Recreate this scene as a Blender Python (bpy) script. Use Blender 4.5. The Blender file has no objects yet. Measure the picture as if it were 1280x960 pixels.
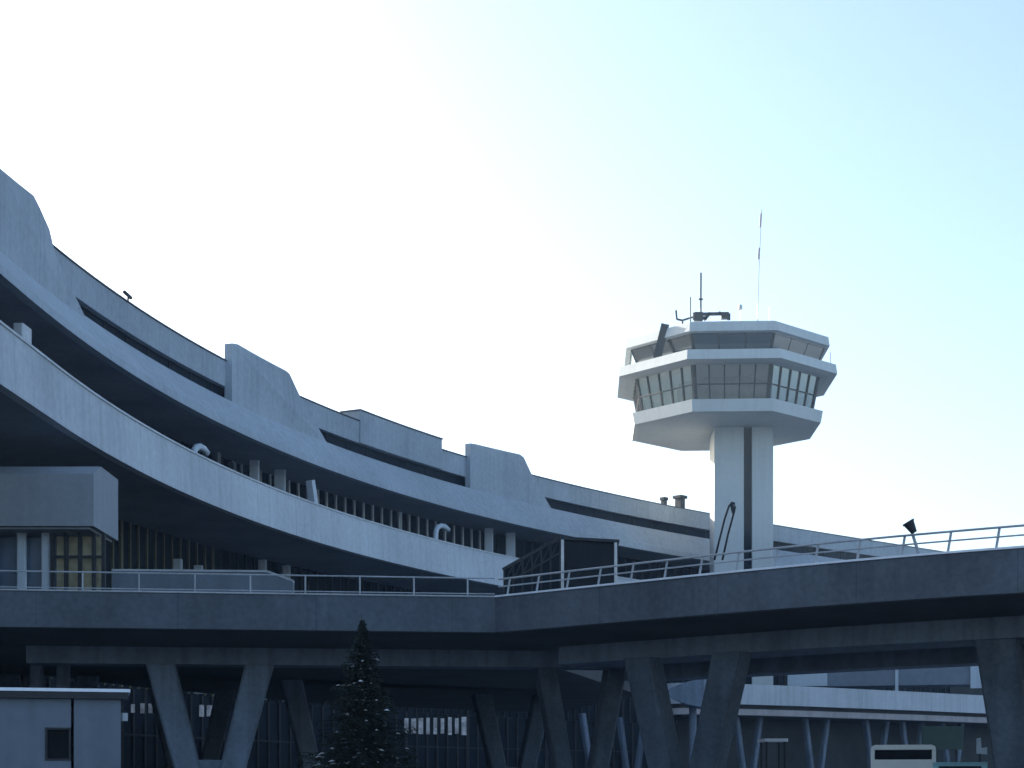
import bpy, math, random
from mathutils import Vector, Matrix
R = math.radians
random.seed(7)
scene = bpy.context.scene
COL = scene.collection

# ------------------------------------------------------------------ camera
EYE = 1.7; F = 2000.0; HOR = 975.0
cam = bpy.data.cameras.new('camera'); co = bpy.data.objects.new('camera', cam)
COL.objects.link(co)
co.location = (0, 0, EYE); co.rotation_euler = (R(90), 0, 0)
cam.sensor_width = 36.0; cam.lens = 36.0 * F / 1280.0
cam.shift_y = (HOR - 480.0) / 1280.0
cam.clip_start = 0.5; cam.clip_end = 6000
scene.camera = co

def at(px, py, d):
    """world point that lies d metres in front, on the sight line of a photo pixel"""
    return Vector(((px - 640) / F * d, d, EYE + (HOR - py) / F * d))

# ------------------------------------------------------------------ world, sun
SUN_EL = 20; SUN_AZ = -49          # azimuth from +Y, negative = to the left
w = bpy.data.worlds.new('World'); scene.world = w; w.use_nodes = True
nt = w.node_tree
sky = nt.nodes.new('ShaderNodeTexSky'); sky.sky_type = 'NISHITA'; sky.sun_disc = False
sky.sun_elevation = R(SUN_EL); sky.sun_rotation = R(SUN_AZ)
sky.air_density = 1.0; sky.dust_density = 2.6; sky.ozone_density = 2.0; sky.altitude = 200
bg = nt.nodes['Background']; bg.inputs['Strength'].default_value = 0.12
nt.links.new(sky.outputs[0], bg.inputs[0])
sl = bpy.data.lights.new('sun', 'SUN'); sl.energy = 5.0; sl.angle = R(0.5); sl.color = (1, .93, .82)
so = bpy.data.objects.new('sun', sl); COL.objects.link(so)
sd = Vector((math.sin(R(SUN_AZ)) * math.cos(R(SUN_EL)), math.cos(R(SUN_AZ)) * math.cos(R(SUN_EL)), math.sin(R(SUN_EL))))
so.rotation_euler = sd.to_track_quat('Z', 'Y').to_euler(); so.location = sd * 300
vs = scene.view_settings
vs.view_transform = 'Standard'; vs.look = 'None'; vs.gamma = 1; vs.use_curve_mapping = False; vs.exposure = 1.57

# ------------------------------------------------------------------ materials
def mat(name, col, rough=.8, var=.25, scale=.6, fine=9.0, bump=.0, metal=0., streak=0., joints=None, emit=None, spec=.5):
    m = bpy.data.materials.new(name); m.use_nodes = True
    n = m.node_tree; b = n.nodes['Principled BSDF']; L = n.links.new
    b.inputs['Roughness'].default_value = rough; b.inputs['Metallic'].default_value = metal
    b.inputs['Specular IOR Level'].default_value = spec
    tc = n.nodes.new('ShaderNodeTexCoord')
    def noise(sc, det=6, vec=None):
        t = n.nodes.new('ShaderNodeTexNoise'); t.inputs['Scale'].default_value = sc; t.inputs['Detail'].default_value = det
        L(vec or tc.outputs['Object'], t.inputs['Vector']); return t.outputs['Fac']
    def ramp(src, lo, hi, p0=.3, p1=.7):
        r = n.nodes.new('ShaderNodeMapRange'); L(src, r.inputs[0])
        r.inputs[1].default_value = p0; r.inputs[2].default_value = p1
        r.inputs[3].default_value = lo; r.inputs[4].default_value = hi; return r.outputs[0]
    def mul(a, b_):
        x = n.nodes.new('ShaderNodeMath'); x.operation = 'MULTIPLY'; L(a, x.inputs[0]); L(b_, x.inputs[1]); return x.outputs[0]
    f1 = ramp(noise(scale), 1 - var, 1 + var * .5)
    f2 = ramp(noise(fine, 4), 1 - var * .6, 1 + var * .4)
    f = mul(f1, f2)
    if streak:
        mp = n.nodes.new('ShaderNodeMapping'); mp.inputs['Scale'].default_value = (2.2, 2.2, .12)
        L(tc.outputs['Object'], mp.inputs['Vector'])
        f = mul(f, ramp(noise(1.0, 5, mp.outputs[0]), 1 - streak, 1.0, .35, .55))
    if joints:
        br = n.nodes.new('ShaderNodeTexBrick'); L(tc.outputs['UV'], br.inputs['Vector'])
        br.offset = 0; br.inputs['Scale'].default_value = 1
        br.inputs['Brick Width'].default_value = joints[0]; br.inputs['Row Height'].default_value = joints[1]
        br.inputs['Mortar Size'].default_value = joints[2]; br.inputs['Mortar Smooth'].default_value = .1
        br.inputs['Color1'].default_value = (1, 1, 1, 1); br.inputs['Color2'].default_value = (.95, .95, .95, 1)
        br.inputs['Mortar'].default_value = (.74, .74, .74, 1)
        s = n.nodes.new('ShaderNodeSeparateColor'); L(br.outputs['Color'], s.inputs[0]); f = mul(f, s.outputs[0])
    mx = n.nodes.new('ShaderNodeVectorMath'); mx.operation = 'SCALE'
    mx.inputs[0].default_value = col; L(f, mx.inputs['Scale']); L(mx.outputs[0], b.inputs['Base Color'])
    if bump:
        bp = n.nodes.new('ShaderNodeBump'); bp.inputs['Strength'].default_value = bump; bp.inputs['Distance'].default_value = .05
        L(noise(fine, 6), bp.inputs['Height']); L(bp.outputs[0], b.inputs['Normal'])
    if emit:
        L(mx.outputs[0], b.inputs['Emission Color']); b.inputs['Emission Strength'].default_value = emit
    return m

def glass(name, tint, refl=.2, rough=.03, gloss_tint=(.8, .85, .85)):
    m = bpy.data.materials.new(name); m.use_nodes = True; n = m.node_tree; n.nodes.clear(); L = n.links.new
    o = n.nodes.new('ShaderNodeOutputMaterial'); t = n.nodes.new('ShaderNodeBsdfTransparent'); g = n.nodes.new('ShaderNodeBsdfGlossy')
    mx = n.nodes.new('ShaderNodeMixShader'); fr = n.nodes.new('ShaderNodeFresnel'); fr.inputs[0].default_value = 1.5
    ad = n.nodes.new('ShaderNodeMath'); ad.inputs[1].default_value = refl; L(fr.outputs[0], ad.inputs[0])
    nz = n.nodes.new('ShaderNodeTexNoise'); nz.inputs['Scale'].default_value = .8
    bp = n.nodes.new('ShaderNodeBump'); bp.inputs['Strength'].default_value = .02; L(nz.outputs['Fac'], bp.inputs['Height']); L(bp.outputs[0], g.inputs['Normal'])
    t.inputs[0].default_value = (*tint, 1); g.inputs['Roughness'].default_value = rough; g.inputs[0].default_value = (*gloss_tint, 1)
    L(ad.outputs[0], mx.inputs[0]); L(t.outputs[0], mx.inputs[1]); L(g.outputs[0], mx.inputs[2]); L(mx.outputs[0], o.inputs[0])
    return m

M = dict(
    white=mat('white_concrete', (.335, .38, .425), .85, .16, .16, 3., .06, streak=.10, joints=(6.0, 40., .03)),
    band=mat('pale_band_concrete', (.49, .53, .575), .85, .16, .12, 3., .05, streak=.10, joints=(6.0, 40., .03)),
    canopy=mat('canopy_panel', (.26, .285, .315), .8, .12, .2, 4., .04, streak=.08),
    white2=mat('white_panel', (.46, .52, .58), .7, .08, .15, 4., .04, streak=.08),
    tower=mat('tower_cladding', (.46, .49, .49), .7, .07, .2, 3., .03, streak=.07),
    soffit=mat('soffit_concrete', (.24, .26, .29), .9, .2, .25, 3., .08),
    fascia=mat('grey_concrete', (.086, .102, .125), .9, .3, .35, 5., .12, streak=.12, joints=(5.0, 40., .02)),
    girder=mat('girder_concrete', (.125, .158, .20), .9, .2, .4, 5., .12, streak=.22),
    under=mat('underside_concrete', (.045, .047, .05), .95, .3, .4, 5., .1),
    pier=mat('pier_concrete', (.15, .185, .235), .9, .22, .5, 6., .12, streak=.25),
    pierdark=mat('darker_pier_concrete', (.075, .094, .118), .9, .35, .5, 6., .12, streak=.2),  # darker, more varied tone of the pier concrete
    farroad=mat('pale_parapet', (.43, .45, .475), .85, .1, .3, 4., .05, streak=.15),
    pink=mat('pinkish_concrete', (.36, .32, .32), .9, .15, .4, 4., .05, streak=.15),
    glassdark=mat('dark_glazing', (.014, .02, .03), .6, .3, .3, 2., spec=.06),
    mullion=mat('pale_mullion', (.46, .49, .52), .6, .2, .5, 3.),
    ochre=mat('ochre_mullion', (.15, .14, .085), .6, .35, .5, 3.),  # yellowish reflections put into the mullion colour
    ochrepanel=mat('ochre_panel', (.42, .36, .22), .6, .35, .8, 3.),
    dark=mat('dark_metal', (.028, .03, .034), .6, .3, 1., 6., spec=.25),
    steel=mat('galvanised_steel', (.42, .43, .44), .45, .2, 1., 8., metal=.6),
    rail=mat('painted_rail', (.32, .345, .37), .5, .2, 1., 8.),
    snow=mat('snow', (.70, .73, .78), .9, .08, 2., 12., .2),
    asphalt=mat('asphalt', (.05, .05, .052), .9, .35, .3, 12., .2),
    ground=mat('winter_ground', (.21, .245, .29), .95, .45, .05, 2., .3),
    roofing=mat('roofing_felt', (.10, .10, .105), .9, .3, .2, 4., .1),
    booth=mat('booth_panel', (.10, .125, .16), .55, .12, .8, 5., .03, streak=.15),
    boothdark=mat('dark_pane', (.008, .010, .014), .6, .3, 1., 4., spec=.08),
    bark=mat('bark', (.05, .04, .03), .9, .3, 3., 20., .3),
    needle=mat('spruce_needles', (.016, .024, .018), .9, .5, 1.5, 8., spec=.1),
    skyglimpse=mat('sky_glimpse_panel', (.40, .44, .50), .3, .6, 1.6, 5., emit=.05),  # weak glow standing for sky seen through the building
    buswhite=mat('white_vehicle_paint', (.72, .72, .70), .35, .08, .8, 5.),
    teal=mat('teal_vehicle_paint', (.20, .36, .36), .35, .1, .8, 5.),
    black=mat('rubber', (.02, .02, .02), .8, .3, 2., 9.),
    tail=mat('red_lens', (.30, .02, .02), .3, .1, 2., 9.),
    amber=mat('amber_lens', (.45, .18, .02), .3, .1, 2., 9.),
    green=mat('dark_green_paint', (.018, .042, .03), .6, .25, .8, 5.),
    blueglass=mat('blue_glazing', (.10, .14, .20), .25, .15, .3, 2.),
    redw=mat('red_white_mast', (.40, .34, .33), .6, .2, 1., 6.),
    interior=mat('cab_interior', (.12, .13, .125), .8, .3, .6, 3.),
    kiosk=mat('hood_panel', (.016, .019, .024), .6, .3, .7, 4., spec=.1),
)
M['cabglass'] = glass('cab_glass', (.47, .54, .50), .10)
M['cabglass2'] = glass('bright_facet_cab_glass', (.60, .67, .70), .40, gloss_tint=(.62, .78, .92))  # same cab glass with a brighter reflection built in, for the right facet
M['topglass'] = glass('upper_cab_glass', (.30, .35, .41), .20)

# ------------------------------------------------------------------ mesh builder
class MB:
    def __init__(s): s.v = []; s.f = []; s.uv = []
    def face(s, pts, uv=None):
        i = len(s.v); s.v += [Vector(p) for p in pts]; s.f.append(list(range(i, i + len(pts)))); s.uv.append(uv)
    def prism(s, poly, off):
        """closed polygon (3D, planar-ish) pushed along off"""
        off = Vector(off); p = [Vector(q) for q in poly]; q = [a + off for a in p]; n = len(p)
        s.face(p[::-1]); s.face(q)
        for i in range(n): s.face([p[i], p[(i + 1) % n], q[(i + 1) % n], q[i]])
    def box(s, c, size, rz=0, bev=0):
        c = Vector(c); hx, hy, hz = size[0] / 2, size[1] / 2, size[2] / 2
        ca, sa = math.cos(rz), math.sin(rz)
        def P(x, y, z): return c + Vector((x * ca - y * sa, x * sa + y * ca, z))
        b = min(bev, hx * .9, hy * .9)
        if b: pl = [(-hx + b, -hy), (hx - b, -hy), (hx, -hy + b), (hx, hy - b), (hx - b, hy), (-hx + b, hy), (-hx, hy - b), (-hx, -hy + b)]
        else: pl = [(-hx, -hy), (hx, -hy), (hx, hy), (-hx, hy)]
        s.prism([P(x, y, -hz) for x, y in pl], (0, 0, 2 * hz))
    def bar(s, a, b, w, h=None, up=(0, 0, 1)):
        """rectangular bar from a to b, w across, h in the plane of up"""
        a = Vector(a); b = Vector(b); h = h or w; d = (b - a).normalized()
        side = d.cross(Vector(up))
        if side.length < 1e-4: side = d.cross(Vector((1, 0, 0)))
        side.normalize(); u = side.cross(d)
        s.prism([a + side * x * w / 2 + u * y * h / 2 for x, y in ((-1, -1), (1, -1), (1, 1), (-1, 1))], b - a)
    def tube(s, pts, r, n=8, r2=None):
        pts = [Vector(p) for p in pts]; rings = []
        for i, p in enumerate(pts):
            d = (pts[min(i + 1, len(pts) - 1)] - pts[max(i - 1, 0)]).normalized()
            a = d.cross(Vector((0, 0, 1)))
            if a.length < 1e-3: a = d.cross(Vector((0, 1, 0)))
            a.normalize(); b = a.cross(d); rr = r if r2 is None else r + (r2 - r) * i / (len(pts) - 1)
            rings.append([p + (a * math.cos(2 * math.pi * k / n) + b * math.sin(2 * math.pi * k / n)) * rr for k in range(n)])
        for i in range(len(rings) - 1):
            for k in range(n): s.face([rings[i][k], rings[i][(k + 1) % n], rings[i + 1][(k + 1) % n], rings[i + 1][k]])
        s.face(rings[0][::-1]); s.face(rings[-1])
    def build(s, name, m, parent=None, smooth=False):
        me = bpy.data.meshes.new(name); off = Vector((0, 0, 0)); p = parent
        while p is not None: off += p.location; p = p.parent
        # weld identical corners inside the mesh
        idx = {}; vv = []; ff = []
        for f in s.f:
            g = []
            for i in f:
                k = tuple(round(c, 4) for c in s.v[i])
                if k not in idx: idx[k] = len(vv); vv.append(s.v[i] - off)
                g.append(idx[k])
            ff.append(g)
        keep = [j for j, g in enumerate(ff) if len(set(g)) == len(g)]
        me.from_pydata(vv, [], [ff[j] for j in keep])
        if any(s.uv[j] for j in keep):
            ul = me.uv_layers.new(name='UVMap'); li = 0
            for j in keep:
                for k in range(len(ff[j])):
                    ul.data[li].uv = s.uv[j][k] if s.uv[j] else (2.9, 20.); li += 1
        me.materials.append(m)
        if smooth:
            for q in me.polygons: q.use_smooth = True
        o = bpy.data.objects.new(name, me); COL.objects.link(o)
        if parent is not None: o.parent = parent
        return o

def thing(name, label, cat, loc=(0, 0, 0), group=None):
    o = bpy.data.objects.new(name, None); COL.objects.link(o); o.location = loc; o.empty_display_size = .5
    o['label'] = label; o['category'] = cat
    if group: o['group'] = group
    return o
def tag(o, label, cat, group=None):
    o['label'] = label; o['category'] = cat
    if group: o['group'] = group
    return o
def structure(o): o['kind'] = 'structure'; return o

# ------------------------------------------------------------------ ground, road
g = MB(); n = 24; ext = 1600
for i in range(n):
    for j in range(n):
        a = [(-ext + 2 * ext * (i + u) / n, -ext + 2 * ext * (j + v) / n, 0) for u, v in ((0, 0), (1, 0), (1, 1), (0, 1))]
        g.face(a)
structure(g.build('ground', M['ground']))
g = MB(); g.face([(-60, 40, .004), (80, 24, .004), (80, 46, .004), (-60, 62, .004)])
structure(g.build('road', M['asphalt']))

# ------------------------------------------------------------------ terminal: plan curve
def theta(s):
    if s < -12: return R(87.2)
    u = min(s, 132) / 100
    return 1.4301 - .7648 * u - .1234 * u * u + .2151 * u ** 3
CS = {}
def build_curve():
    ds = .25; x, y = -24.09, 87.45; CS[0] = (x, y)
    for i in range(1, 901):
        t = theta((i - .5) * ds); x += math.cos(t) * ds; y += math.sin(t) * ds; CS[i] = (x, y)
    x, y = -24.09, 87.45
    for i in range(1, 241):
        t = theta(-(i - .5) * ds); x -= math.cos(t) * ds; y -= math.sin(t) * ds; CS[-i] = (x, y)
build_curve()
def cpt(s, o=0, z=0):
    k = s / .25; i = math.floor(k); f = k - i
    a = CS[i]; b = CS[i + 1]; x = a[0] + (b[0] - a[0]) * f; y = a[1] + (b[1] - a[1]) * f; t = theta(s)
    return Vector((x + o * math.sin(t), y - o * math.cos(t), z))
def s_at(px, o=0):
    lo, hi = -35., 160.
    for _ in range(50):
        m_ = (lo + hi) / 2; p = cpt(m_, o)
        if 640 + F * p.x / p.y < px: lo = m_
        else: hi = m_
    return (lo + hi) / 2
def z_at(s, o, py):
    return EYE + (HOR - py) * cpt(s, o).y / F
S0, S1 = -45, 190
def srange(a, b, st=2.0):
    k = max(1, int(round((b - a) / st))); return [a + (b - a) * i / k for i in range(k + 1)]
def sweep(mb, prof, a, b, st=2.0, closed=True, caps=True):
    """profile of (offset, z) points swept along the terminal's plan curve"""
    ss = srange(a, b, st); m_ = len(prof); rng = range(m_ if closed else m_ - 1)
    cum = [0]
    for i in range(m_): 
        p, q = prof[i], prof[(i + 1) % m_]; cum.append(cum[-1] + math.hypot(p[0] - q[0], p[1] - q[1]))
    for i in range(len(ss) - 1):
        for k in rng:
            p, q = prof[k], prof[(k + 1) % m_]
            mb.face([cpt(ss[i], *p), cpt(ss[i + 1], *p), cpt(ss[i + 1], *q), cpt(ss[i], *q)],
                    [(ss[i], 20 + cum[k] * .01), (ss[i + 1], 20 + cum[k] * .01), (ss[i + 1], 20.2), (ss[i], 20.2)])
    if caps and closed:
        mb.face([cpt(ss[0], *p) for p in prof]); mb.face([cpt(ss[-1], *p) for p in prof][::-1])

T = thing('terminal_building', 'huge curved pale concrete airport terminal with two sweeping fascia bands', 'building', cpt(60, 0, 0))
ZR = 30.0; ZST = 28.3; ZSB = 27.22; ZUB = 24.5; ZLT = 21.03; ZLB = 18.42; OU = 2.37; OL = 4.02; OG = -2.8; OW = -4.3; BACK = -34
# roof parapet over the clerestory
b = MB(); sweep(b, [(0, ZST), (0.05, ZR), (-.5, ZR), (-.5, ZST)], S0, S1); b.build('roof_parapet', M['white'], T)
b = MB(); sweep(b, [(-.5, 29.2), (-.5, 29.5), (BACK, 29.6), (BACK, 29.2)], S0, S1, 4); b.build('roof', M['roofing'], T)
# coping with snow lying along the parapet top
b = MB(); sweep(b, [(.12, ZR + .004), (.12, ZR + .09), (-.55, ZR + .09), (-.55, ZR + .004)], S0, S1); b.build('parapet_coping', M['fascia'], T)
# sloping upper fascia band
b = MB(); sweep(b, [(.55, ZSB), (OU - .15, ZUB + .55), (OU, ZUB), (OU - .5, ZUB), (-.6, ZSB - .4), (-.6, ZSB)], S0, S1); b.build('upper_fascia_band', M['white'], T)
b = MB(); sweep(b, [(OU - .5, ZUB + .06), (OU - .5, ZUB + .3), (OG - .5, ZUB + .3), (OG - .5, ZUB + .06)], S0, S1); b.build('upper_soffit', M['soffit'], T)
# clerestory strip windows between the fins are filled in below
# terrace and lower fascia band
b = MB(); sweep(b, [(OL - .1, ZLT), (OL, ZLB), (OL - .5, ZLB), (OL - .5, ZLT)], S0, S1); b.build('lower_fascia_band', M['band'], T)
b = MB(); sweep(b, [(OL - .1 + .06, ZLT + .004), (OL - .1 + .06, ZLT + .12), (OL - .62, ZLT + .12), (OL - .62, ZLT + .004)], S0, S1); b.build('band_coping', M['mullion'], T)
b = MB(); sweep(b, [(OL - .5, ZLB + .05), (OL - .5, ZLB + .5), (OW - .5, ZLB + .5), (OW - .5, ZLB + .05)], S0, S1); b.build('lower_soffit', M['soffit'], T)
# back, ends, core walls
b = MB(); sweep(b, [(BACK, 0), (BACK, 29.2), (BACK - .5, 29.2), (BACK - .5, 0)], S0, S1, 4)
for s in (S0, S1):
    b.prism([cpt(s, -5, 0), cpt(s, BACK, 0), cpt(s, BACK, 29.2), cpt(s, -5, 29.2)], Vector((math.cos(theta(s)), math.sin(theta(s)), 0)) * .4)
b.build('outer_wall', M['white2'], T)
b = MB(); sweep(b, [(OW - .6, 0), (OW - .6, 29.2), (OW - 1.2, 29.2), (OW - 1.2, 0)], S0, S1, 4); b.build('inner_wall', M['under'], T)
# glazing in bays: window > frame
def glazing(a, bb, o, z0, z1, gm, fm, step, wid, rows=(), name='window'):
    q = MB(); sweep(q, [(o, z0), (o, z1), (o - .06, z1), (o - .06, z0)], a, bb)
    wdw = q.build(name, gm, T); q = MB(); k = max(1, int(round((bb - a) / step)))
    for i in range(k + 1):
        s = a + (bb - a) * i / k
        if i == k: s -= wid / 2 + .005
        if i == 0: s += wid / 2 + .005
        t = theta(s); d = Vector((math.cos(t), math.sin(t), 0))
        q.prism([cpt(s, o + .004, z0) - d * wid / 2, cpt(s, o + .004, z0) + d * wid / 2, cpt(s, o + .16, z0) + d * wid / 2, cpt(s, o + .16, z0) - d * wid / 2], (0, 0, z1 - z0))
    for zz in rows: sweep(q, [(o + .17, zz), (o + .17, zz + .12), (o + .165, zz + .12), (o + .165, zz)], a + .1, bb - .1)
    q.build('frame', fm, wdw)
bays = srange(-45, 147, 12)
for a, bb in zip(bays[:-1], bays[1:]):
    glazing(a, bb - .02, OG, ZLB + .5, ZUB + .06, M['glassdark'], M['mullion' if 26 < a < 52 else 'dark'], 1.35, .2)
    glazing(a, bb - .02, OW, 7.7, ZLB + .05, M['glassdark'], M['ochre' if a < 20 else 'dark'], 1.1, .14, rows=(12.,))
    glazing(a, bb - .02, OW, .0, 7.66, M['glassdark'], M['dark'], 1.5, .22, rows=(4.6,))
# clerestory: three long dark windows, ends cut on the slant
for x0, x1 in ((-40, 91), (None, None), (393, 578), (681, 905)):
    if x0 is None: continue
    a = S0 if x0 < 0 else s_at(x0); bb = s_at(x1)
    if x0 < 0: continue
def clerestory(a, bb):
    q = MB(); sweep(q, [(-.45, ZSB - .01), (-.45, ZST + .01), (-.5, ZST + .01), (-.5, ZSB - .01)], a, bb); wd = q.build('clerestory_window', M['glassdark'], T)
    q = MB()
    for s in srange(a + .4, bb - .4, 3): q.box(cpt(s, -.42, (ZSB + ZST) / 2), (.08, .08, ZST - ZSB - .02), theta(s))
    sweep(q, [(-.37, ZST - .06), (-.37, ZST + .005), (-.445, ZST + .005), (-.445, ZST - .06)], a + .05, bb - .05)
    q.build('frame', M['dark'], wd)
clerestory(s_at(80), s_at(300)); clerestory(s_at(385), s_at(590)); clerestory(s_at(675), S1 - 1)
# facade fins: thick raised concrete panels standing in front of the clerestory
def fin(pix, thick=.9, o=.75):
    """outline in photo pixels -> (s, z) on the facade, then a solid panel that follows the curve"""
    pts = []
    for x, y in pix:
        s = s_at(x, o); pts.append((s, z_at(s, o, y)))
    return fin_sz(pts, thick, o)
def fin_sz(pts, thick, o):
    q = MB(); n_ = len(pts); dense = []
    for i in range(n_):
        (s0, z0), (s1, z1) = pts[i], pts[(i + 1) % n_]; k = max(1, int(abs(s1 - s0) / 2))
        for j in range(k): dense.append((s0 + (s1 - s0) * j / k, z0 + (z1 - z0) * j / k))
    m_ = len(dense); fr = [cpt(s, o, z) for s, z in dense]; bk = [cpt(s, o - thick, z) for s, z in dense]
    q.face(fr, [(s, 20.1) for s, z in dense]); q.face(bk[::-1])
    for i in range(m_): q.face([fr[i], bk[i], bk[(i + 1) % m_], fr[(i + 1) % m_]])
    return q.build('facade_fin', M['white'], T)
def finshape(x_l, x_tr, x_mid, x_br, y_tl, y_tr, y_mid, o=.5, thick=.56, tuck=.3):
    sl_, st, sm, sr = (s_at(v, o) for v in (x_l, x_tr, x_mid, x_br))
    return fin_sz([(sl_, ZSB - tuck), (sl_, z_at(sl_, o, y_tl)), (sl_ + .8, z_at(sl_ + .8, o, y_tl + 1)), (st - .6, z_at(st - .6, o, y_tr - 4)), (st, z_at(st, o, y_tr)), (sm, z_at(sm, o, y_mid)), (sr, ZSB - tuck)], thick, o)
finshape(290, 362, 374, 412, 429, 467, 493)
finshape(588, 655, 668, 692, 554, 572, 600)
sA = s_at(50, .75); zA0 = z_at(s_at(2, .75), .75, 212); pass
fin_sz([(-22, ZSB - .3), (-22, zA0 + .15), (s_at(2, .75), zA0), (sA - .8, z_at(sA, .75, 258) + .25), (sA, z_at(sA, .75, 260)), (s_at(62, .75), z_at(s_at(62, .75), .75, 287)), (s_at(69, .75), z_at(s_at(69, .75), .75, 317)), (s_at(108, .75), ZSB - .3)], 1.0, .75)
# roof box between the second and third fins
s0, s1 = s_at(450, .1), s_at(552, .1); zt = z_at(s0, .1, 513)
b = MB(); sweep(b, [(.14, ZST + .02), (.14, zt), (-1.6, zt), (-1.6, ZST + .02)], s0, s1, 2); b.build('roof_box', M['white'], T)
b = MB(); sweep(b, [(.22, zt + .004), (.22, zt + .1), (-1.7, zt + .1), (-1.7, zt + .004)], s0 - .1, s1 + .1, 2); b.build('roof_box_coping', M['fascia'], T)
# vents on the roof edge
for x, y0, wd in ((830, 622, .45), (850, 620, .75)):
    s = s_at(x, -1); q = MB(); zt = z_at(s, -1, y0)
    q.box(cpt(s, -1, (29.5 + zt - .3) / 2), (wd, wd, zt - .3 - 29.5), theta(s)); q.box(cpt(s, -1, zt - .14), (wd * 1.6, wd * 1.6, .28), theta(s), .1)
    q.build('roof_vent', M['dark'], T)
s = s_at(160, -.6); zt = z_at(s, -.6, 368); q = MB(); q.tube([cpt(s, -.6, 29.4), cpt(s, -.6, zt - .1)], .06); q.tube([cpt(s - .5, -.6, zt), cpt(s + .4, -.6, zt - .1)], .11); q.build('roof_vent_cap', M['dark'], T)  # small dark vent cap on a thin post
# pale pilasters on the terrace
for x, wpx in ((318, 12), (350, 14), (611, 11), (638, 12)):
    o = -1.2; s = s_at(x, o); p = cpt(s, o)
    wd = wpx * p.y / F; q = MB(); q.box((p.x, p.y, (ZLB + .5 + ZUB + .06) / 2), (wd, .5, ZUB - ZLB - .44), 0, .06); q.build('pilaster', M['white2'], T)
# leaning strut, bent ducts and boxes seen over the terrace parapet
o = 1.6; q = MB(); s = s_at(392, o); q.bar(cpt(s + .9, o, ZLB + .5), cpt(s - .5, o, z_at(s, o, 602)), .5, .5); q.build('leaning_strut', M['white2'], T)
for x, y in ((556, 655), (254, 556)):
    s = s_at(x, o); zt = z_at(s, o, y) ; q = MB(); pts = [cpt(s - 1.7, o, ZLB + .5), cpt(s - 1.4, o, zt - .9)]
    pts += [cpt(s - 1.4 + 1.1 * (1 - math.cos(a)), o, zt - .9 + .7 * math.sin(a)) for a in (R(25), R(50), R(80), R(110), R(140))]
    q.tube(pts, .22, 10); q.build('vent_duct', M['white2'], T, True)
for x, y, wd in ((28, 408, 1.2), (270, 566, .5), (290, 578, .4)):
    s = s_at(x, o); zt = z_at(s, o, y); q = MB(); q.box(cpt(s, o, (ZLB + .5 + zt) / 2), (wd, .5, zt - ZLB - .5), theta(s), .06); q.build('terrace_box', M['mullion'] if x < 100 else M['dark'], T)
# short pale columns at the departures level
for x, y in ((222, 699), (248, 707), (328, 700), (358, 707)):
    o = OW + 1.2; s = s_at(x, o); p = cpt(s, o); q = MB(); zt = z_at(s, o, y); q.box((p.x, p.y, (7.7 + zt) / 2), (.6, .5, zt - 7.7), 0, .06); q.build('short_column', M['white2'], T)
# big entrance canopy at the left, reaching out from the facade
def canopy(x0, x1, y0, y1, z0, z1, ch, m_, rz=0, piv=None):
    def W(x, y, z):
        if not piv: return Vector((x, y, z))
        c, s_ = math.cos(rz), math.sin(rz); return Vector((piv[0] + x * c - y * s_, piv[1] + x * s_ + y * c, z))
    q = MB(); q.prism([W(x0, y0, z0), W(x0, y1, z0), W(x0, y1, z1), W(x0, y0 + ch, z1), W(x0, y0, z1 - ch * .45)], W(x1, 0, 0) - W(x0, 0, 0))
    return q.build('entrance_canopy', m_, T)
cv = canopy(-30, -19.35, 74, 78.6, 13.45, 16.45, 1.3, M['canopy'])
q = MB(); q.box((-24.7, 76.3, 13.38), (10.2, 4.2, .1)); q.build('canopy_soffit', M['soffit'], cv)
# glazed vestibule below it: frame posts and ochre panels
b = MB()
for x in (-21.6, -20.95, -20.3, -19.65, -19.2): b.box((x, 75.2, 10.55), (.17, .17, 5.5))
for z in (9.6, 12.2): b.box((-20.4, 75.25, z), (2.4, .1, .12))
b.build('vestibule_frame', M['dark'], T)
b = MB(); b.box((-20.4, 75.6, 10.5), (2.2, .1, 5.4)); b.build('vestibule_panel', M['ochrepanel'], T)
b = MB(); b.box((-25.6, 75.9, 10.5), (8.1, .1, 5.4)); b.build('vestibule_glass', M['blueglass'], T)
for x in (-23.1, -21.95, -24.4): q = MB(); q.box((x, 75.4, 10.55), (.42, .3, 5.6), 0, .05); q.build('canopy_post', M['white2'], T)
# glowing panels added below the deck for sky glimpsed through the building
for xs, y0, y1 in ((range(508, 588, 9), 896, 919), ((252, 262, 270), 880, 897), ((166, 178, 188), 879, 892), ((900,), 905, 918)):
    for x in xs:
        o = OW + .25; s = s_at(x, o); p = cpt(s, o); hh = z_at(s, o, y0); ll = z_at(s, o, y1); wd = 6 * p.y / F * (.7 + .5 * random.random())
        q = MB(); q.box((p.x, p.y, (hh + ll) / 2), (wd, .06, (hh - ll) * (.8 + .2 * random.random()))); q.build('sky_glimpse_panel', M['skyglimpse'], T)
# far entrance canopy seen below the ramp
cp = at(985, 0, 160); ce = at(1236, 0, 155); ang = math.atan2(ce.y - cp.y, ce.x - cp.x); ln = (ce - cp).length
ln = math.hypot(ce.x - cp.x, ce.y - cp.y)
cv = canopy(0, ln, 0, 5, 11.0, 13.3, .5, M['blueglass'], ang, (cp.x, cp.y))
c_, s_ = math.cos(ang), math.sin(ang)
for k, wd, z0, z1 in ((.1, 3.9, 11.06, 12.9), (.55, .3, 10.4, 13.1), (.95, 1.5, 10.6, 13.4)):
    q = MB(); q.box((cp.x + ln * k * c_ + .15 * s_, cp.y + ln * k * s_ - .15 * c_, (z0 + z1) / 2), (wd, .2, z1 - z0), ang); q.build('canopy_panel', M['white2'], cv)

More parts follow.
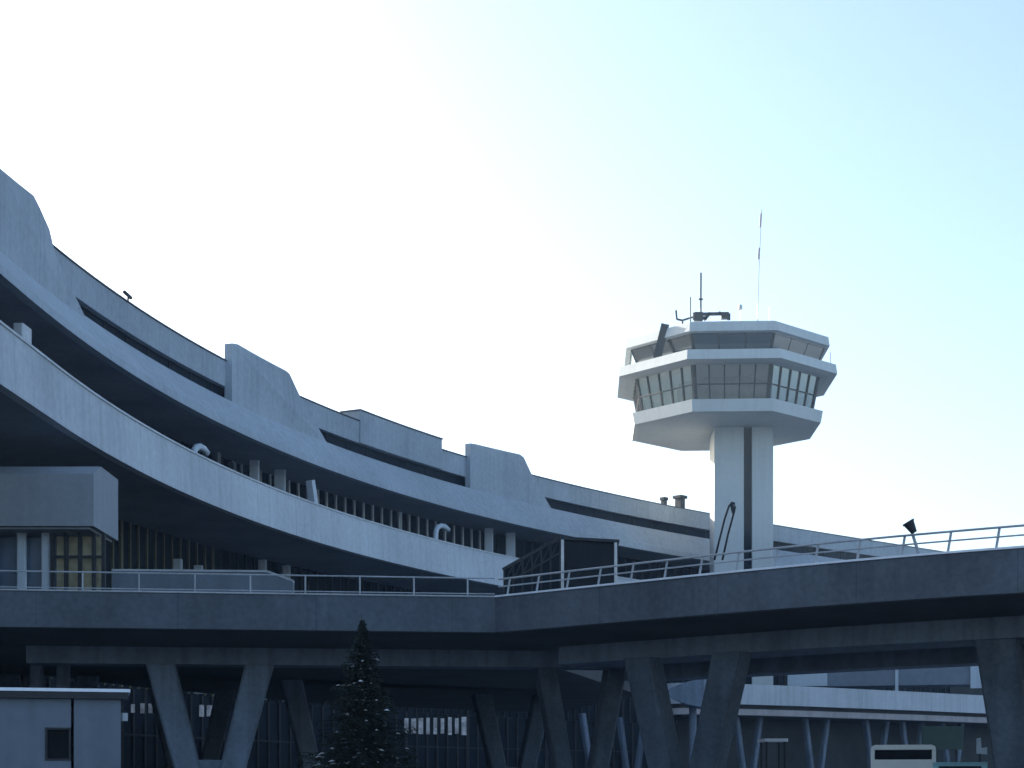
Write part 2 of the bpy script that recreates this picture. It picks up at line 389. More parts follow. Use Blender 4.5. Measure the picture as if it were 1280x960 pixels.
# ------------------------------------------------------------------ viaducts
ZP = 8.5; ZF = 7.2
def offs(path, d):
    """plan polyline moved d metres to the left of travel (away from camera)"""
    out = []
    for i, p in enumerate(path):
        a = Vector(path[max(i - 1, 0)]); b_ = Vector(path[min(i + 1, len(path) - 1)]); t = (b_ - a).normalized()
        out.append((p[0] - t.y * d, p[1] + t.x * d))
    return out
def smooth_path(p, k=4):
    out = []
    for i in range(len(p) - 1):
        p0 = Vector(p[max(i - 1, 0)]); p1 = Vector(p[i]); p2 = Vector(p[i + 1]); p3 = Vector(p[min(i + 2, len(p) - 1)])
        for j in range(k):
            t = j / k; out.append(tuple(.5 * ((2 * p1) + (p2 - p0) * t + (2 * p0 - 5 * p1 + 4 * p2 - p3) * t * t + (3 * p1 - p0 - 3 * p2 + p3) * t ** 3)))
    out.append(tuple(p[-1])); return out
def strip(mb, path, prof):
    """profile of (setback, z) swept along a plan path"""
    rings = []; pr = [offs(path, o) for o, z in prof]; m_ = len(prof); u = 0
    for i in range(len(path) - 1):
        du = (Vector(path[i + 1]) - Vector(path[i])).length
        for k in range(m_):
            k2 = (k + 1) % m_
            mb.face([(*pr[k][i], prof[k][1]), (*pr[k][i + 1], prof[k][1]), (*pr[k2][i + 1], prof[k2][1]), (*pr[k2][i], prof[k2][1])],
                    [(u, 20.1), (u + du, 20.1), (u + du, 20.2), (u, 20.2)])
        u += du
    for i, rev in ((0, 1), (len(path) - 1, 0)):
        pts = [(*pr[k][i], prof[k][1]) for k in range(m_)]; mb.face(pts[::-1] if rev else pts)
def vpier(parent, cx, cy, rz, ztop, top=1.92, bot=.42, w0=1.12, w1=.95, depth=1.0, m_='pier', web=True):
    d = Vector((math.cos(rz), math.sin(rz), 0)); nn = Vector((-math.sin(rz), math.cos(rz), 0)); c = Vector((cx, cy, 0))
    col = MB(); col.prism([c + d * x - nn * depth * .75 for x in (-1.5, 1.5)] + [c + d * x + nn * depth * .75 for x in (1.5, -1.5)], (0, 0, .3))
    if web: col.prism([c + d * x - nn * depth * .3 + Vector((0, 0, z)) for x, z in ((-.75, .3), (.75, .3), (.45, 2.5), (-.45, 2.5))], nn * depth * .6)
    p = col.build('v_pier', M[m_], parent)
    for sg in (-1, 1):
        q = MB(); zt = Vector((0, 0, ztop)); zb = Vector((0, 0, .3))
        def ring(x, w_, z): return [c + d * (x - w_ / 2) - nn * depth / 2 + z, c + d * (x + w_ / 2) - nn * depth / 2 + z, c + d * (x + w_ / 2) + nn * depth / 2 + z, c + d * (x - w_ / 2) + nn * depth / 2 + z]
        A = ring(sg * bot, w1, zb); B = ring(sg * top, w0, zt)
        ch = .09
        def cham(P):
            o_ = []
            for i in range(4):
                a, b_ = P[i], P[(i + 1) % 4]; dd = (b_ - a).normalized(); o_ += [a + dd * ch, b_ - dd * ch]
            return o_
        A, B = cham(A), cham(B)
        q.face(A[::-1]); q.face(B)
        for i in range(8): q.face([A[i], A[(i + 1) % 8], B[(i + 1) % 8], B[i]])
        q.build('leg', M[m_], p)

PL = [(-32, 55.7), (-18.4, 57.4), (-8, 58.7), (-.62, 59.6)]
VL = thing('elevated_road', 'straight grey concrete viaduct on blue grey V piers, below the curved terminal', 'viaduct', (-15, 60, 0))
b = MB(); strip(b, PL, [(0, ZF), (0, ZP), (.4, ZP), (.4, ZF)]); b.build('fascia_panel', M['fascia'], VL)
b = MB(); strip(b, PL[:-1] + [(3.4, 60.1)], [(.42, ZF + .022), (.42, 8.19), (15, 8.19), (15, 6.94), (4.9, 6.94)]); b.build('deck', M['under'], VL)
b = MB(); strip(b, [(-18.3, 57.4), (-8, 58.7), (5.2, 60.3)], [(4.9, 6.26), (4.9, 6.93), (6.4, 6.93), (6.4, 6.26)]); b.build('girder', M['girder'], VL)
b = MB(); strip(b, PL, [(-.05, ZP + .004), (-.05, ZP + .06), (.36, ZP + .06), (.36, ZP + .004)]); b.build('snow_edge', M['rail'], VL)
b = MB(); b.prism([(-45, 70, 7.0), (2, 75, 7.0), (8, 100, 7.0), (3, 128, 7.0), (-14, 110, 7.0), (-21, 92, 7.0), (-24, 80, 7.0), (-27.5, 70, 7.0)], (0, 0, .9)); b.build('forecourt_slab', M['under'], VL)
aL = math.atan2(2.25, 17.8)
pc = at(263, 0, 63.5); vpier(VL, pc.x, pc.y + .0, aL, 6.24)
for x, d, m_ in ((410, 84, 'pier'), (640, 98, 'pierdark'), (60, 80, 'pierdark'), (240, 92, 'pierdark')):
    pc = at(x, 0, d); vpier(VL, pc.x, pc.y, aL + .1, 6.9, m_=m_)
for x in (46, 79): pc = at(x, 0, 68.); q = MB(); q.box((pc.x, pc.y, 3.475), (.5, .5, 6.9), 0, .08); q.build('post', M['pier'], VL)

PR = smooth_path([(-.62, 59.6), (4, 55.4), (8, 51.9), (11.5, 49.2), (15, 46.9), (20, 44), (30, 39)])
VR = thing('elevated_ramp', 'dark grey concrete ramp rising to the right edge, joined to the straight viaduct', 'viaduct', (12, 53, 0))
b = MB(); strip(b, PR, [(0, ZF), (0, ZP), (.4, ZP), (.4, ZF)]); b.build('fascia_panel', M['fascia'], VR)
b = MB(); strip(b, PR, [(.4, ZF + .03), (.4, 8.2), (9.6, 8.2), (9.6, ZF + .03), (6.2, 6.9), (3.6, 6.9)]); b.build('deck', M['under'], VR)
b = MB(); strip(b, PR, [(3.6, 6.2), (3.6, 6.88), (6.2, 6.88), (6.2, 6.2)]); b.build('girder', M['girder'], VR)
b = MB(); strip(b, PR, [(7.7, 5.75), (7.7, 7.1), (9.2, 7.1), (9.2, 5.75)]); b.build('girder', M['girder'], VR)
b = MB(); strip(b, PR, [(9.6, ZF), (9.6, ZP), (10, ZP), (10, ZF)]); b.build('rear_parapet', M['fascia'], VR)
b = MB(); strip(b, PR, [(-.05, ZP + .004), (-.05, ZP + .07), (.36, ZP + .07), (.36, ZP + .004)]); b.build('snow_edge', M['snow'], VR)
aR = math.atan2(-3.5, 4.2)
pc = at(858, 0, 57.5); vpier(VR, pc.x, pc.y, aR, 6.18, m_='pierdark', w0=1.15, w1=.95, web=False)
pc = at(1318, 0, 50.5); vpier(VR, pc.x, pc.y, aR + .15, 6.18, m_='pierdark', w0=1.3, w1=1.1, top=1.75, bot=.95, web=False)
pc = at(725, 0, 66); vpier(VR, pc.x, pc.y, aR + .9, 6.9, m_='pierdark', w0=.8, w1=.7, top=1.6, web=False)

PF = [(75, 172), (60, 160), (44, 148), (37, 142.5), (30, 137.5), (24, 133.2), (18.6, 130), (15.4, 128.6), (13.2, 128.6), (12.2, 130), (12.0, 132.5)][::-1]
PFs = smooth_path(PF, 4)
VF = thing('elevated_road', 'distant pale curved road deck with white parapet, seen under the right ramp', 'viaduct', (30, 140, 0))
b = MB(); strip(b, PFs, [(0, 7.85), (0, 9.5), (.3, 9.5), (.3, 7.85)]); b.build('parapet', M['farroad'], VF)
b = MB(); strip(b, PFs, [(.35, 7.0), (.35, 7.5), (1.2, 7.5), (1.2, 7.0)]); b.build('edge_beam', M['pink'], VF)
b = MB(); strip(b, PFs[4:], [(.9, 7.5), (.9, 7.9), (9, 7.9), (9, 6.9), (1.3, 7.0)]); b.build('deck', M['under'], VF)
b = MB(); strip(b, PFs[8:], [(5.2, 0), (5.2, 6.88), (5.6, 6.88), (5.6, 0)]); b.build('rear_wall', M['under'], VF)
for x, d in ((853, 140), (935, 133.5), (1020, 138.5), (1095, 143), (1190, 149), (790, 136), (745, 128), (1140, 146)):
    pc = at(x, 0, d); vpier(VF, pc.x, pc.y, .2 + .5, 7.0, m_='pier', top=1.5, bot=.2, w0=.5, w1=.45, depth=.5, web=False)
VF2 = thing('elevated_road', 'small grey rounded ramp end glimpsed between the V legs of the ramp', 'viaduct', at(857, 975, 112))
pts = [at(x, y, 112) for x, y in ((832, 866), (838, 860), (850, 855), (864, 851), (880, 847), (879, 884), (862, 881), (846, 876), (835, 871))]
b = MB(); b.prism(pts, (1.2, 6, 0)); b.build('parapet', M['pier'], VF2)
b = MB(); pc = at(866, 975, 115); b.box((pc.x, pc.y, 3.6), (.5, .5, 7.2), 0, .08); b.build('post', M['pier'], VF2)

# ------------------------------------------------------------------ railings
def railing(name, label, path, h, step, m_, posts_lean=0, rails=(1., .5), r=.035, group=None):
    t = thing(name, label, 'railing', (*path[0], ZP + .06), group)
    pth = offs(path, .18)
    for k in rails:
        q = MB(); q.tube([(*p, ZP + .07 + h * k) for p in pth], r if k == 1 else r * .75, 6); q.build('rail', M[m_], t)
    acc = 0; nxt = step * .3
    for i in range(len(pth) - 1):
        a, b_ = Vector(pth[i]), Vector(pth[i + 1]); L_ = (b_ - a).length
        while nxt < acc + L_:
            p = a + (b_ - a) * ((nxt - acc) / L_); q = MB(); q.tube([(p.x, p.y, ZP + .064), (p.x + posts_lean, p.y, ZP + .07 + h - .02)], r * 1.1, 6); q.build('post', M[m_], t); nxt += step
        acc += L_
railing('railing', 'thin steel railing along the straight left viaduct edge, below the curved terminal', PL, .66, 2.0, 'rail', rails=(1., .12), r=.03)
railing('railing', 'snowy two bar metal railing along the bending right ramp edge', PR, .62, 1.45, 'rail', .1, (1., .55), .038)

# ------------------------------------------------------------------ things on the decks
# low wall with sloping end
a = at(140, 714, 68); e = at(366, 727, 68)
W = thing('barrier_wall', 'long low pale wall with sloping right end, behind the left viaduct railing', 'wall', (a.x, 68, 8.2))
q = MB(); zt = a.z; q.prism([(a.x, 68, 8.2), (e.x, 68, 8.2), (e.x, 68, zt - .45), (e.x - 1.1, 68, zt - .05), (a.x, 68, zt)], (0, .5, 0)); q.build('wall', M['booth'], W)
q = MB(); q.prism([(a.x, 67.95, zt + .004), (e.x - 1.1, 67.95, zt - .046), (e.x, 67.95, zt - .446), (e.x, 67.95, zt - .36), (e.x - 1.08, 67.95, zt + .04), (a.x, 67.95, zt + .09)], (0, .6, 0)); q.build('coping', M['rail'], W)
q = MB(); q.box(((a.x + e.x) / 2, 67.9, 8.2 + .65), (e.x - a.x - .1, .15, .16)); q.build('ledge', M['rail'], W)
# dark stair hood
d = 66.; P = [at(x, y, d) for x, y in ((630, 712), (700, 672), (771, 676), (771, 745), (630, 745))]
for p in P[3:]: p.z = 8.2
H = thing('stair_hood', 'dark boxy stair hood with glazed sloping left side, on the ramp behind the railing', 'stair hood', (P[0].x, d, 8.2))
q = MB(); q.prism([Vector((P[1].x, d, 8.2)), P[3], P[2] - Vector((0, 0, .1)), P[1] - Vector((0, 0, .1))], (0, 3.2, 0)); q.build('hood_body', M['kiosk'], H)
q = MB(); q.bar(P[1] + Vector((.02, 1.6, -.03)), P[2] + Vector((.1, 1.6, -.03)), 3.5, .12); q.build('hood_roof', M['dark'], H)
base = Vector((P[0].x, d, 8.2)); foot = Vector((P[1].x - .02, d, 8.2))
q = MB(); q.prism([base + Vector((0, .06, 0)), foot + Vector((0, .06, 0)), P[1] + Vector((-.02, .06, -.1)), P[0] + Vector((0, .06, 0))], (0, 3.08, 0)); gl = q.build('side_glazing', M['glassdark'], H)
q = MB(); n0 = P[1] - P[0]
for k in range(7):
    u = k / 6; c = P[0] + n0 * u; q.bar(Vector((c.x - (0 if k else -.03), d, 8.2)), c - Vector((0, 0, .02)), .07, .08, (0, 1, 0))
q.bar(P[0] + Vector((-.06, .0, 0)), P[1] + Vector((.03, .0, .03)), .09, .12); q.bar(P[0] + Vector((0, .0, -.62)), P[1] + Vector((0, .0, -.62)), .06, .08)
for k in range(6): c = P[0] + n0 * (k / 6); e2 = P[0] + n0 * ((k + 1) / 6); q.bar(c + Vector((0, -.01, -.62)), e2 + Vector((0, -.01, -.02)), .04, .05)
q.build('frame', M['dark'], gl)
q = MB(); q.box((P[2].x - .05, d - .06, (8.2 + P[2].z) / 2), (.12, .12, P[2].z - 8.2)); q.build('corner_post', M['steel'], H); q = MB(); q.box((P[1].x + .1, d - .06, (8.2 + P[1].z) / 2), (.12, .12, P[1].z - 8.2)); q.build('corner_post', M['steel'], H)
# raised loop frame
d = 54.2
Lf = thing('barrier_arm', 'slim dark looped frame leaning up in front of the tower shaft', 'barrier', (at(900, 0, d).x, d, 8.57))
q = MB(); pts = [at(x, y, d) for x, y in ((893, 700), (900, 672), (906, 648), (911, 633), (915, 628), (918, 629), (919, 634), (916, 646), (910, 668), (903, 700))]; q.tube(pts, .035, 8); q.build('loop', M['dark'], Lf, True)
q = MB(); q.bar(at(914.5, 630, d), at(917, 641, d), .16, .1); q.build('tip', M['dark'], Lf)
# floodlight
pb = at(1150, 692, 48.9); pt = at(1142, 664, 48.9)
Fl = thing('floodlight', 'small dark floodlight tilted to the left on the right ramp railing', 'lamp', pb)
q = MB(); q.tube([pb + Vector((.05, .2, -.1)), pt + Vector((0, .2, 0))], .05, 8); q.build('post', M['rail'], Fl)
q = MB(); q.tube([at(1143, 666, 49.05), at(1136, 654, 49.05)], .09, 10, .17); q.tube([at(1136.2, 654.3, 49.05), at(1134.8, 652, 49.05)], .19, 10); q.build('lamp_head', M['dark'], Fl)

# ------------------------------------------------------------------ control tower
TX, TY = 21.2, 160.0
TW = thing('control_tower', 'white control tower with octagonal glass cab on a square shaft', 'tower', (TX, TY, 0))
cdir = Vector((-TX, -TY, 0)).normalized(); rdir = Vector((-cdir.y, cdir.x, 0)) * 1
if rdir.x < 0: rdir = -rdir
TC = Vector((TX, TY, 0))
def oct_(r, z, rot=5): return [TC + (cdir * math.cos(R(rot + 22.5 + 45 * k)) + rdir * math.sin(R(rot + 22.5 + 45 * k))) * r + Vector((0, 0, z)) for k in range(8)]
def lathe8(prof, name, m_, parent=TW):
    q = MB(); rs = [oct_(r, z) for r, z in prof]
    for i in range(len(rs) - 1):
        for k in range(8): q.face([rs[i][k], rs[i][(k + 1) % 8], rs[i + 1][(k + 1) % 8], rs[i + 1][k]])
    q.face(rs[0][::-1]); q.face(rs[-1]); return q.build(name, m_, parent)
def sh(x, y, z):   # shaft frame: x right, y away from camera
    c, s_ = math.cos(R(5)), math.sin(R(5))
    fx = rdir * c - cdir * s_; fy = -(cdir * c + rdir * s_); return TC + fx * x + fy * y + Vector((0, 0, z))
def tbox(q, x0, x1, y0, y1, z0, z1): q.prism([sh(x0, y0, z0), sh(x1, y0, z0), sh(x1, y1, z0), sh(x0, y1, z0)], (0, 0, z1 - z0))
q = MB(); zs = 36.38
tbox(q, -1.25, 1.7, -2.9, 2.9, 0, zs); qq = MB(); tbox(qq, 2.6, 4.65, -2.9, 2.9, 0, zs)
XO = -0.02
def shaft(x0, x1, name, m_, y0=-2.9, y1=2.9): 
    q = MB(); tbox(q, x0, x1, y0, y1, 0, zs); return q.build(name, m_, TW)
shaft(-1.2, 1.68, 'shaft', M['tower']); shaft(2.5, 4.55, 'shaft', M['tower']); shaft(1.685, 2.495, 'shaft_groove', M['glassdark'], -2.3, 2.3)
lathe8([(9.3, 36.4), (9.8, 36.5), (10.02, 37.62), (9.3, 37.7)], 'lower_gallery', M['tower'])
lathe8([(10.6, 40.95), (11.42, 41.08), (11.3, 42.0), (9.4, 42.2)], 'middle_ring', M['tower'])
lathe8([(9.8, 43.75), (10.68, 43.88), (10.55, 44.75), (10.2, 44.9)], 'cab_roof', M['tower'])
def windows(r0, z0, r1, z1, gm, cols, rows, name):
    A = oct_(r0, z0); B = oct_(r1, z1)
    for k in range(8):
        a0, a1, b0, b1 = A[k], A[(k + 1) % 8], B[k], B[(k + 1) % 8]; nn = (a1 - a0).cross(b0 - a0).normalized()
        if nn.dot(a0 - TC) < 0: nn = -nn
        nn.z = 0; nn = nn.normalized()
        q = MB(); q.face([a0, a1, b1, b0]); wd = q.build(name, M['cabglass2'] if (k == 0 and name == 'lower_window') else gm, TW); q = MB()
        def pt(u, v): return (a0 * (1 - u) + a1 * u) * (1 - v) + (b0 * (1 - u) + b1 * u) * v
        for i in range(cols + 1):
            u = min(max(i / cols, .012), .988); q.bar(pt(u, 0.01) + nn * .06, pt(u, .99) + nn * .06, .13 if 0 < i < cols else .28, .12, nn)
        for j in rows: q.bar(pt(.02, j) + nn * .065, pt(.98, j) + nn * .065, .12, .1)
        q.build('frame', M['dark'], wd)
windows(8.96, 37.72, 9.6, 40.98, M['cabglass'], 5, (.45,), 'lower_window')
windows(9.45, 42.2, 10.2, 43.8, M['topglass'], 3, (.04, .96), 'cab_window')
q = MB(); q.prism(oct_(5.0, 37.75)[::1], (0, 0, 3.15)); q.build('cab_core', M['interior'], TW)
q = MB(); q.prism(oct_(5.2, 42.25), (0, 0, .9)); q.build('control_desk', M['interior'], TW)
# slanting pillars on the sunlit left of the cab
q = MB(); A = oct_(10.9, 42.0); B = oct_(10.6, 45.2); u = .52
p0 = A[6] * (1 - u) + A[7] * u; p1 = B[6] * (1 - .62) + B[7] * .62; q.bar(p0, p1, .75, .3, cdir); q.build('slanting_pillar', M['dark'], TW)
# roof gear
def gear(name, pts, r, m_, depth=TY, n=6):
    q = MB()
    for seg in pts: q.tube([at(x, y, depth) if y is not None else Vector((at(x, 0, depth).x, depth, 44.85)) for x, y in seg], r, n)
    return q.build(name, M[m_], TW)
gear('antenna', [((876, None), (876, 385)), ((876, 385), (876.2, 341)), ((873.5, 374), (878.5, 374))], .09, 'dark', 152.5)
gear('antenna', [((863, None), (863, 371))], .06, 'dark', 152.5)
gear('antenna_bracket', [((845, 388), (846, 399)), ((846, 399), (853, 400.5), (864, 397)), ((864, 397), (868, 396)), ((853, 400), (853, 409))], .1, 'dark', 153)
q = MB(); d = 152.6
for (x0, y0, x1, y1) in ((868, 400, 868, 391), (911, 400, 911, 392), (868, 393, 911, 392), (880, 400, 888, 391), (898, 391, 911, 396), (868, 397.5, 884, 397.5)): q.bar(at(x0, y0, d), at(x1, y1, d), .22, .28)
q.box(at(873, 396, d), (.8, .5, .8)); q.box(at(906, 395.5, d), (.7, .5, .5)); q.build('equipment_rack', M['dark'], TW)
gear('antenna', [((925, None), (925, 387))], .03, 'steel', 153); q = MB(); c = at(925, 384, 153); q.box(c, (.4, .4, .4), .4, .1); q.build('sensor_ball', M['steel'], TW)
gear('antenna', [((947, None), (947, 379))], .04, 'steel', 153); gear('antenna', [((962, None), (962, 383))], .03, 'steel', 153)
gear('tall_mast', [((946.5, None), (949, 330)), ((949, 330), (952, 262))], .035, 'tower', 153)
gear('mast_aerial', [((950.3, 284), (951.4, 267))], .1, 'redw', 153); gear('mast_aerial', [((948, 324), (949, 310))], .09, 'redw', 153)
for x in (800, 1018, 1038): gear('antenna', [((x, 437 if x < 1030 else 461), (x, 418 if x < 1030 else 440))], .03, 'steel', 158)

# ------------------------------------------------------------------ spruce
SX = at(453, 0, 40).x; SY = 40.0; SH = 5.75
SP = thing('spruce_tree', 'dark spruce tree with snow flecked branches, standing in front of the left viaduct', 'tree', (SX, SY, 0))
q = MB(); q.tube([(SX, SY, -.05), (SX + .03, SY, 2.5), (SX - .02, SY, SH + .12)], .13, 8, .008); q.build('trunk', M['bark'], SP)
cr = MB(); sn = MB(); random.seed(11)
z = .35
while z < SH - .05:
    t = 1 - z / SH; rad = (2.15 * t ** 1.0) * (.85 + .3 * random.random()); nb = 6 + int(9 * t)
    a0 = random.random() * 6.28
    for k in range(nb):
        a = a0 + 6.28 * k / nb + random.uniform(-.25, .25); L_ = rad * random.uniform(.5, 1.2) + .03
        dv = Vector((math.cos(a), math.sin(a), 0)); side = Vector((-dv.y, dv.x, 0)); drop = random.uniform(.12, .38)
        def bp(u): return Vector((SX, SY, z)) + dv * L_ * u + Vector((0, 0, -drop * L_ * u + .22 * L_ * u * u * u))
        cr.bar(bp(.02), bp(.98), .016, .016)
        m_ = max(3, int(L_ / .085))
        for i in range(m_):
            u = (i + .6) / m_; w_ = (.34 * (1 - u) + .10) * min(1, L_ / .9 + .12); p = bp(u)
            for sg in (-1, 1):
                tip = p + dv * w_ * random.uniform(.5, .9) + side * sg * w_ * random.uniform(.6, 1.) + Vector((0, 0, random.uniform(-.14, .02)))
                wv = (tip - p).cross(Vector((random.uniform(-.4, .4), random.uniform(-.4, .4), 1))).normalized() * random.uniform(.018, .035)
                mid = (p + tip) / 2
                cr.face([p, mid + wv, tip, mid - wv]); 
                for _ in range(3):
                    uu = random.uniform(.15, .95); c = p + (tip - p) * uu; e_ = Vector((random.uniform(-1, 1), random.uniform(-1, 1), random.uniform(-1, .3))).normalized() * .09 * min(1, t * 4 + .3); f_ = Vector((random.uniform(-1, 1), random.uniform(-1, 1), random.uniform(-1, 1))).normalized() * .012
                    cr.face([c - f_, c + f_, c + e_])
            if random.random() < .055 and z < SH * .93:
                c = bp(u) + Vector((0, 0, .03)) + side * random.uniform(-.12, .12); rx = random.uniform(.025, .07)
                top = c + Vector((0, 0, rx * .55)); ring = [c + dv * rx * math.cos(b_) * 1.5 + side * rx * math.sin(b_) + Vector((0, 0, -drop * rx * math.cos(b_))) for b_ in (0, 1.05, 2.1, 3.14, 4.2, 5.2)]
                for j in range(6): sn.face([ring[j], ring[(j + 1) % 6], top])
                sn.face(ring[::-1])
    z += .075 + .11 * t
cr.build('crown', M['needle'], SP); sn.build('branch_snow', M['snow'], SP, True)['kind'] = 'stuff'

# ------------------------------------------------------------------ booth
d = 28.; zt = EYE + (HOR - 866) * d / F; xr = at(151, 0, d).x; xl = xr - 4.2
BP = (xr, d); B = thing('booth', 'grey blue flat roofed booth with one small dark window, before the viaduct', 'booth', (xr, d, 0))
xs = xr - 58 * d / F; xw0 = xr - 91 * d / F; xw1 = xr - 60 * d / F; zw0 = EYE + 24 * d / F; zw1 = EYE + 65 * d / F
q = MB()
for x0, x1, z0, z1 in ((xl, xw0, 0, zt - .12), (xw0, xw1, 0, zw0), (xw0, xw1, zw1, zt - .12)): q.box(((x0 + x1) / 2, d + .05, (z0 + z1) / 2), (x1 - x0, .1, z1 - z0))
q.box((xl + .05, d + 1.2, (zt - .12) / 2), (.1, 2.2, zt - .12)); q.box(((xl + xr) / 2, d + 2.35, (zt - .12) / 2), (xr - xl, .1, zt - .12)); q.build('wall', M['booth'], B)
q = MB(); q.box(((xs + .02 + xr) / 2, d + .04, (zt - .12) / 2), (xr - xs - .02, .12, zt - .12)); q.box((xr - .05, d + 1.2, (zt - .12) / 2), (.1, 2.18, zt - .12)); q.build('corner_panel', M['booth'], B)
q = MB(); q.box(((xl + xr) / 2 + .03, d + 1.2, zt - .06), (xr - xl + .2, 2.7, .11)); rf = q.build('roof', M['dark'], B)
q = MB(); q.box(((xl + xr) / 2 + .03, d + 1.2, zt + .03), (xr - xl + .26, 2.75, .055), 0, .05); q.build('roof_snow', M['snow'], rf)
q = MB(); q.box(((xw0 + xw1) / 2, d + .09, (zw0 + zw1) / 2), (xw1 - xw0, .02, zw1 - zw0)); wn = q.build('window', M['boothdark'], B)
q = MB()
for x in (xw0 + .02, xw1 - .02): q.box((x, d + .03, (zw0 + zw1) / 2), (.035, .1, zw1 - zw0))
for z in (zw0 + .02, zw1 - .02): q.box(((xw0 + xw1) / 2, d + .03, z), (xw1 - xw0 - .068, .1, .035))
q.build('frame', M['dark'], wn)
q = MB(); q.box((xr + .06, d + .1, zt - .42), (.12, .14, .14), 0, .03); q.build('wall_lamp', M['rail'], B)

B.rotation_euler.z = R(14.6)
# ------------------------------------------------------------------ vehicles
def wheel(parent, x, y, r=.45, w_=.28):
    q = MB(); q.tube([(x - w_ / 2, y, r), (x + w_ / 2, y, r)], r, 18); t = q.build('wheel', M['black'], parent, False)
    q = MB(); q.tube([(x - w_ / 2 - .012, y, r), (x + w_ / 2 + .012, y, r)], r * .55, 14); q.build('rim', M['steel'], t)
bx, by = at(1129, 0, 58).x, 58.; bw = 2.3; bh = EYE + (HOR - 931) * 58 / F
BU = thing('bus', 'white bus seen end on with one wide dark window, parked beneath the right ramp', 'bus', (bx, by, 0))
q = MB(); hw = bw / 2; ln = 9.5; ow = .17
wz0, wz1 = 2.44, 2.80; wc, wh = (wz0 + wz1) / 2, wz1 - wz0 - .004
q.prism([(bx - hw, by, .42), (bx + hw, by, .42), (bx + hw, by, wz0), (bx - hw, by, wz0)], (0, ln, 0))
prof = [(-hw, wz1), (hw, wz1), (hw - .03, bh - .06), (hw - .15, bh), (-hw + .15, bh), (-hw + .03, bh - .06)]
q.prism([(bx + x, by - .02, z) for x, z in prof], (0, ln, 0))
for x in (-hw + .07, hw - .07):
    for y in (.12, 2.4, 4.7, 7.0, 9.35): q.box((bx + x, by + y, wc), (.14, .16, wh))
q.build('body', M['buswhite'], BU)
q = MB(); q.box((bx, by + .06, wc), (bw - .32, .03, wh - .01)); q.build('rear_window', M['boothdark'], BU)
for sg in (-1, 1): q = MB(); q.box((bx + sg * (hw - .08), by + 4.7, wc), (.03, 9.1, wh - .01)); q.build('side_window', M['boothdark'], BU)
for sg in (-1, 1):
    q = MB(); q.box((bx + sg * .95, by - .02, .95), (.16, .05, .42), 0, .02); q.build('taillight', M['tail'], BU)
    for y in (2., 7.4): wheel(BU, bx + sg * .95, by + y)
q = MB(); q.box((bx, by - .06, .5), (2.2, .16, .22), 0, .04); q.build('bumper', M['black'], BU)
q = MB(); q.box((bx, by - .012, .95), (.52, .02, .12)); q.build('number_plate', M['rail'], BU)
BU.rotation_euler.z = -math.atan2(bx, by)
# minivan in front of it
vx, vy = at(1200, 0, 50.5).x, 50.5; vh = EYE + (HOR - 952) * 50.5 / F
VN = thing('van', 'pale teal van parked under the right ramp beside the white bus', 'van', (vx, vy, 0))
q = MB(); y0 = vy
side = [(0, .35), (0, .95), (.55, 1.12), (1.15, vh - .12), (1.45, vh), (4.5, vh), (4.75, vh - .15), (4.85, .35)]
q.prism([(vx - .85, y0 + y, z) for y, z in side], (1.7, 0, 0)); q.build('body', M['teal'], VN)
q = MB(); a = Vector((vx - .74, y0 + .55, 1.14)); b2 = Vector((vx - .66, y0 + 1.12, vh - .15)); nv = Vector((0, -.03, .016))
q.prism([a + nv, a + nv + Vector((1.48, 0, 0)), b2 + nv + Vector((1.32, 0, 0)), b2 + nv], (0, .02, -.01)); q.build('windscreen', M['boothdark'], VN)
for sg in (-1, 1):
    q = MB(); q.prism([(vx + sg * .853, y0 + y, z) for y, z in ((.95, 1.2), (1.4, vh - .2), (4.4, vh - .2), (4.45, 1.2))], (sg * .012, 0, 0)); q.build('side_window', M['boothdark'], VN)
    q = MB(); q.box((vx + sg * .62, y0 - .01, .78), (.32, .06, .18), 0, .03); q.build('headlight', M['steel'], VN)
    for y in (.9, 3.9): wheel(VN, vx + sg * .78, y0 + y, .33, .2)
q = MB(); q.box((vx, y0 - .03, .45), (1.68, .14, .2), 0, .04); q.build('bumper', M['black'], VN)

VN.rotation_euler.z = -math.atan2(vx, vy)
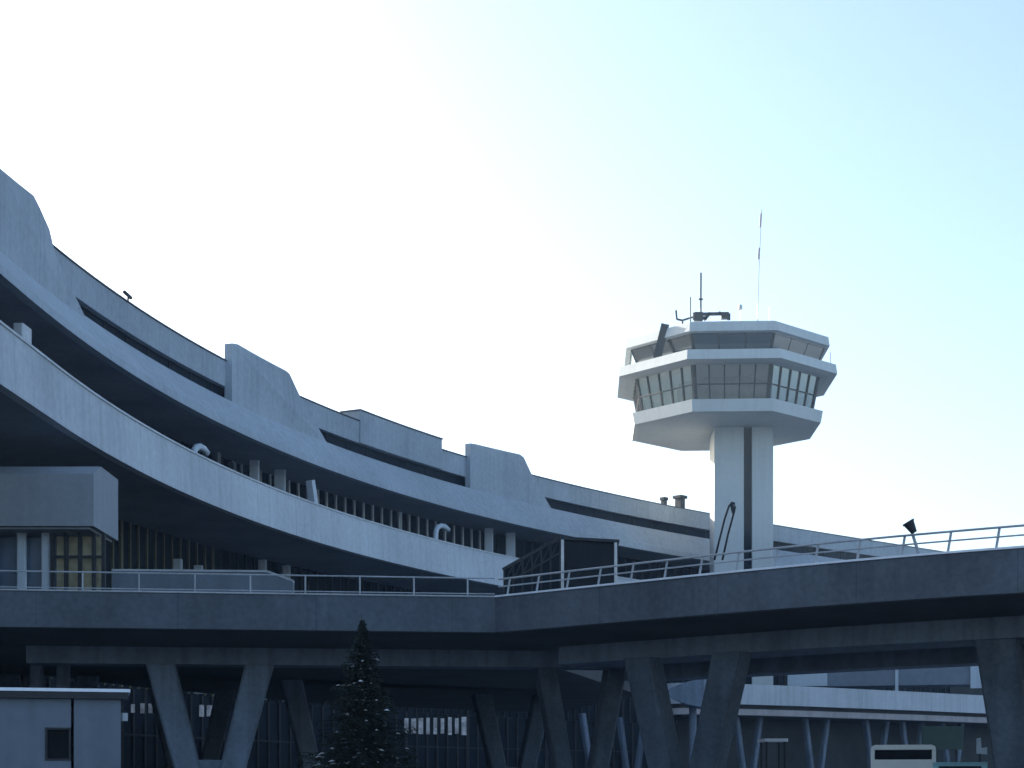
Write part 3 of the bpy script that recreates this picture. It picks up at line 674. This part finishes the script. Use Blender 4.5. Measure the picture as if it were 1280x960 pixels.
# ------------------------------------------------------------------ small things under the ramp
d = 62.; pa = at(970, 925, d)
K = thing('shelter', 'small flat white roof on slim posts, under the right ramp left of the bus', 'shelter', (pa.x, d, 0))
q = MB(); q.box((pa.x, d + .8, pa.z), (.95, 1.6, .12), 0, .05); q.build('roof', M['snow'], K)
for sx in (-.35, .35):
    for yy in (.15, 1.45): q = MB(); q.box((pa.x + sx, d + yy, (pa.z - .06) / 2), (.07, .07, pa.z - .065)); q.build('post', M['dark'], K)
d = 76.; a = at(1152, 908, d); e = at(1204, 937, d)
GB = thing('board', 'dark green board on two posts beyond the white bus roof', 'board', ((a.x + e.x) / 2, d, 0))
q = MB(); q.box(((a.x + e.x) / 2, d, (a.z + e.z) / 2), (e.x - a.x, .12, a.z - e.z), 0, .03); q.build('panel', M['green'], GB)
for x in (a.x + .3, e.x - .3): q = MB(); q.box((x, d + .12, a.z / 2), (.1, .1, a.z), 0); q.build('post', M['dark'], GB)
d = 54.; c = at(1226, 930, d)
SG = thing('sign', 'small white L shaped sign on a thin post beside the right ramp leg', 'sign', (c.x, d, 0))
q = MB(); k = d / F; q.prism([c + Vector((x * k, 0, z * k)) for x, z in ((-5, 7), (0, 8), (1, -5), (8, -4), (8, -13), (-5, -12))], (0, .05, 0)); q.build('panel', M['white2'], SG)
q = MB(); q.tube([(c.x, d + .09, 0), (c.x, d + .09, c.z)], .035, 8); q.build('post', M['dark'], SG)

# ------------------------------------------------------------------ thin winter air over the whole place
hm = bpy.data.materials.new('winter_haze'); hm.use_nodes = True; hn = hm.node_tree; hn.nodes.clear()
ho = hn.nodes.new('ShaderNodeOutputMaterial'); hv = hn.nodes.new('ShaderNodeVolumePrincipled')
hv.inputs['Color'].default_value = (.55, .78, 1, 1); hv.inputs['Density'].default_value = 0.00032; hv.inputs['Anisotropy'].default_value = .4
hn.links.new(hv.outputs[0], ho.inputs['Volume'])
q = MB(); q.box((0, 0, 32), (3300, 3300, 66)); hz = q.build('haze', hm); hz['kind'] = 'stuff'
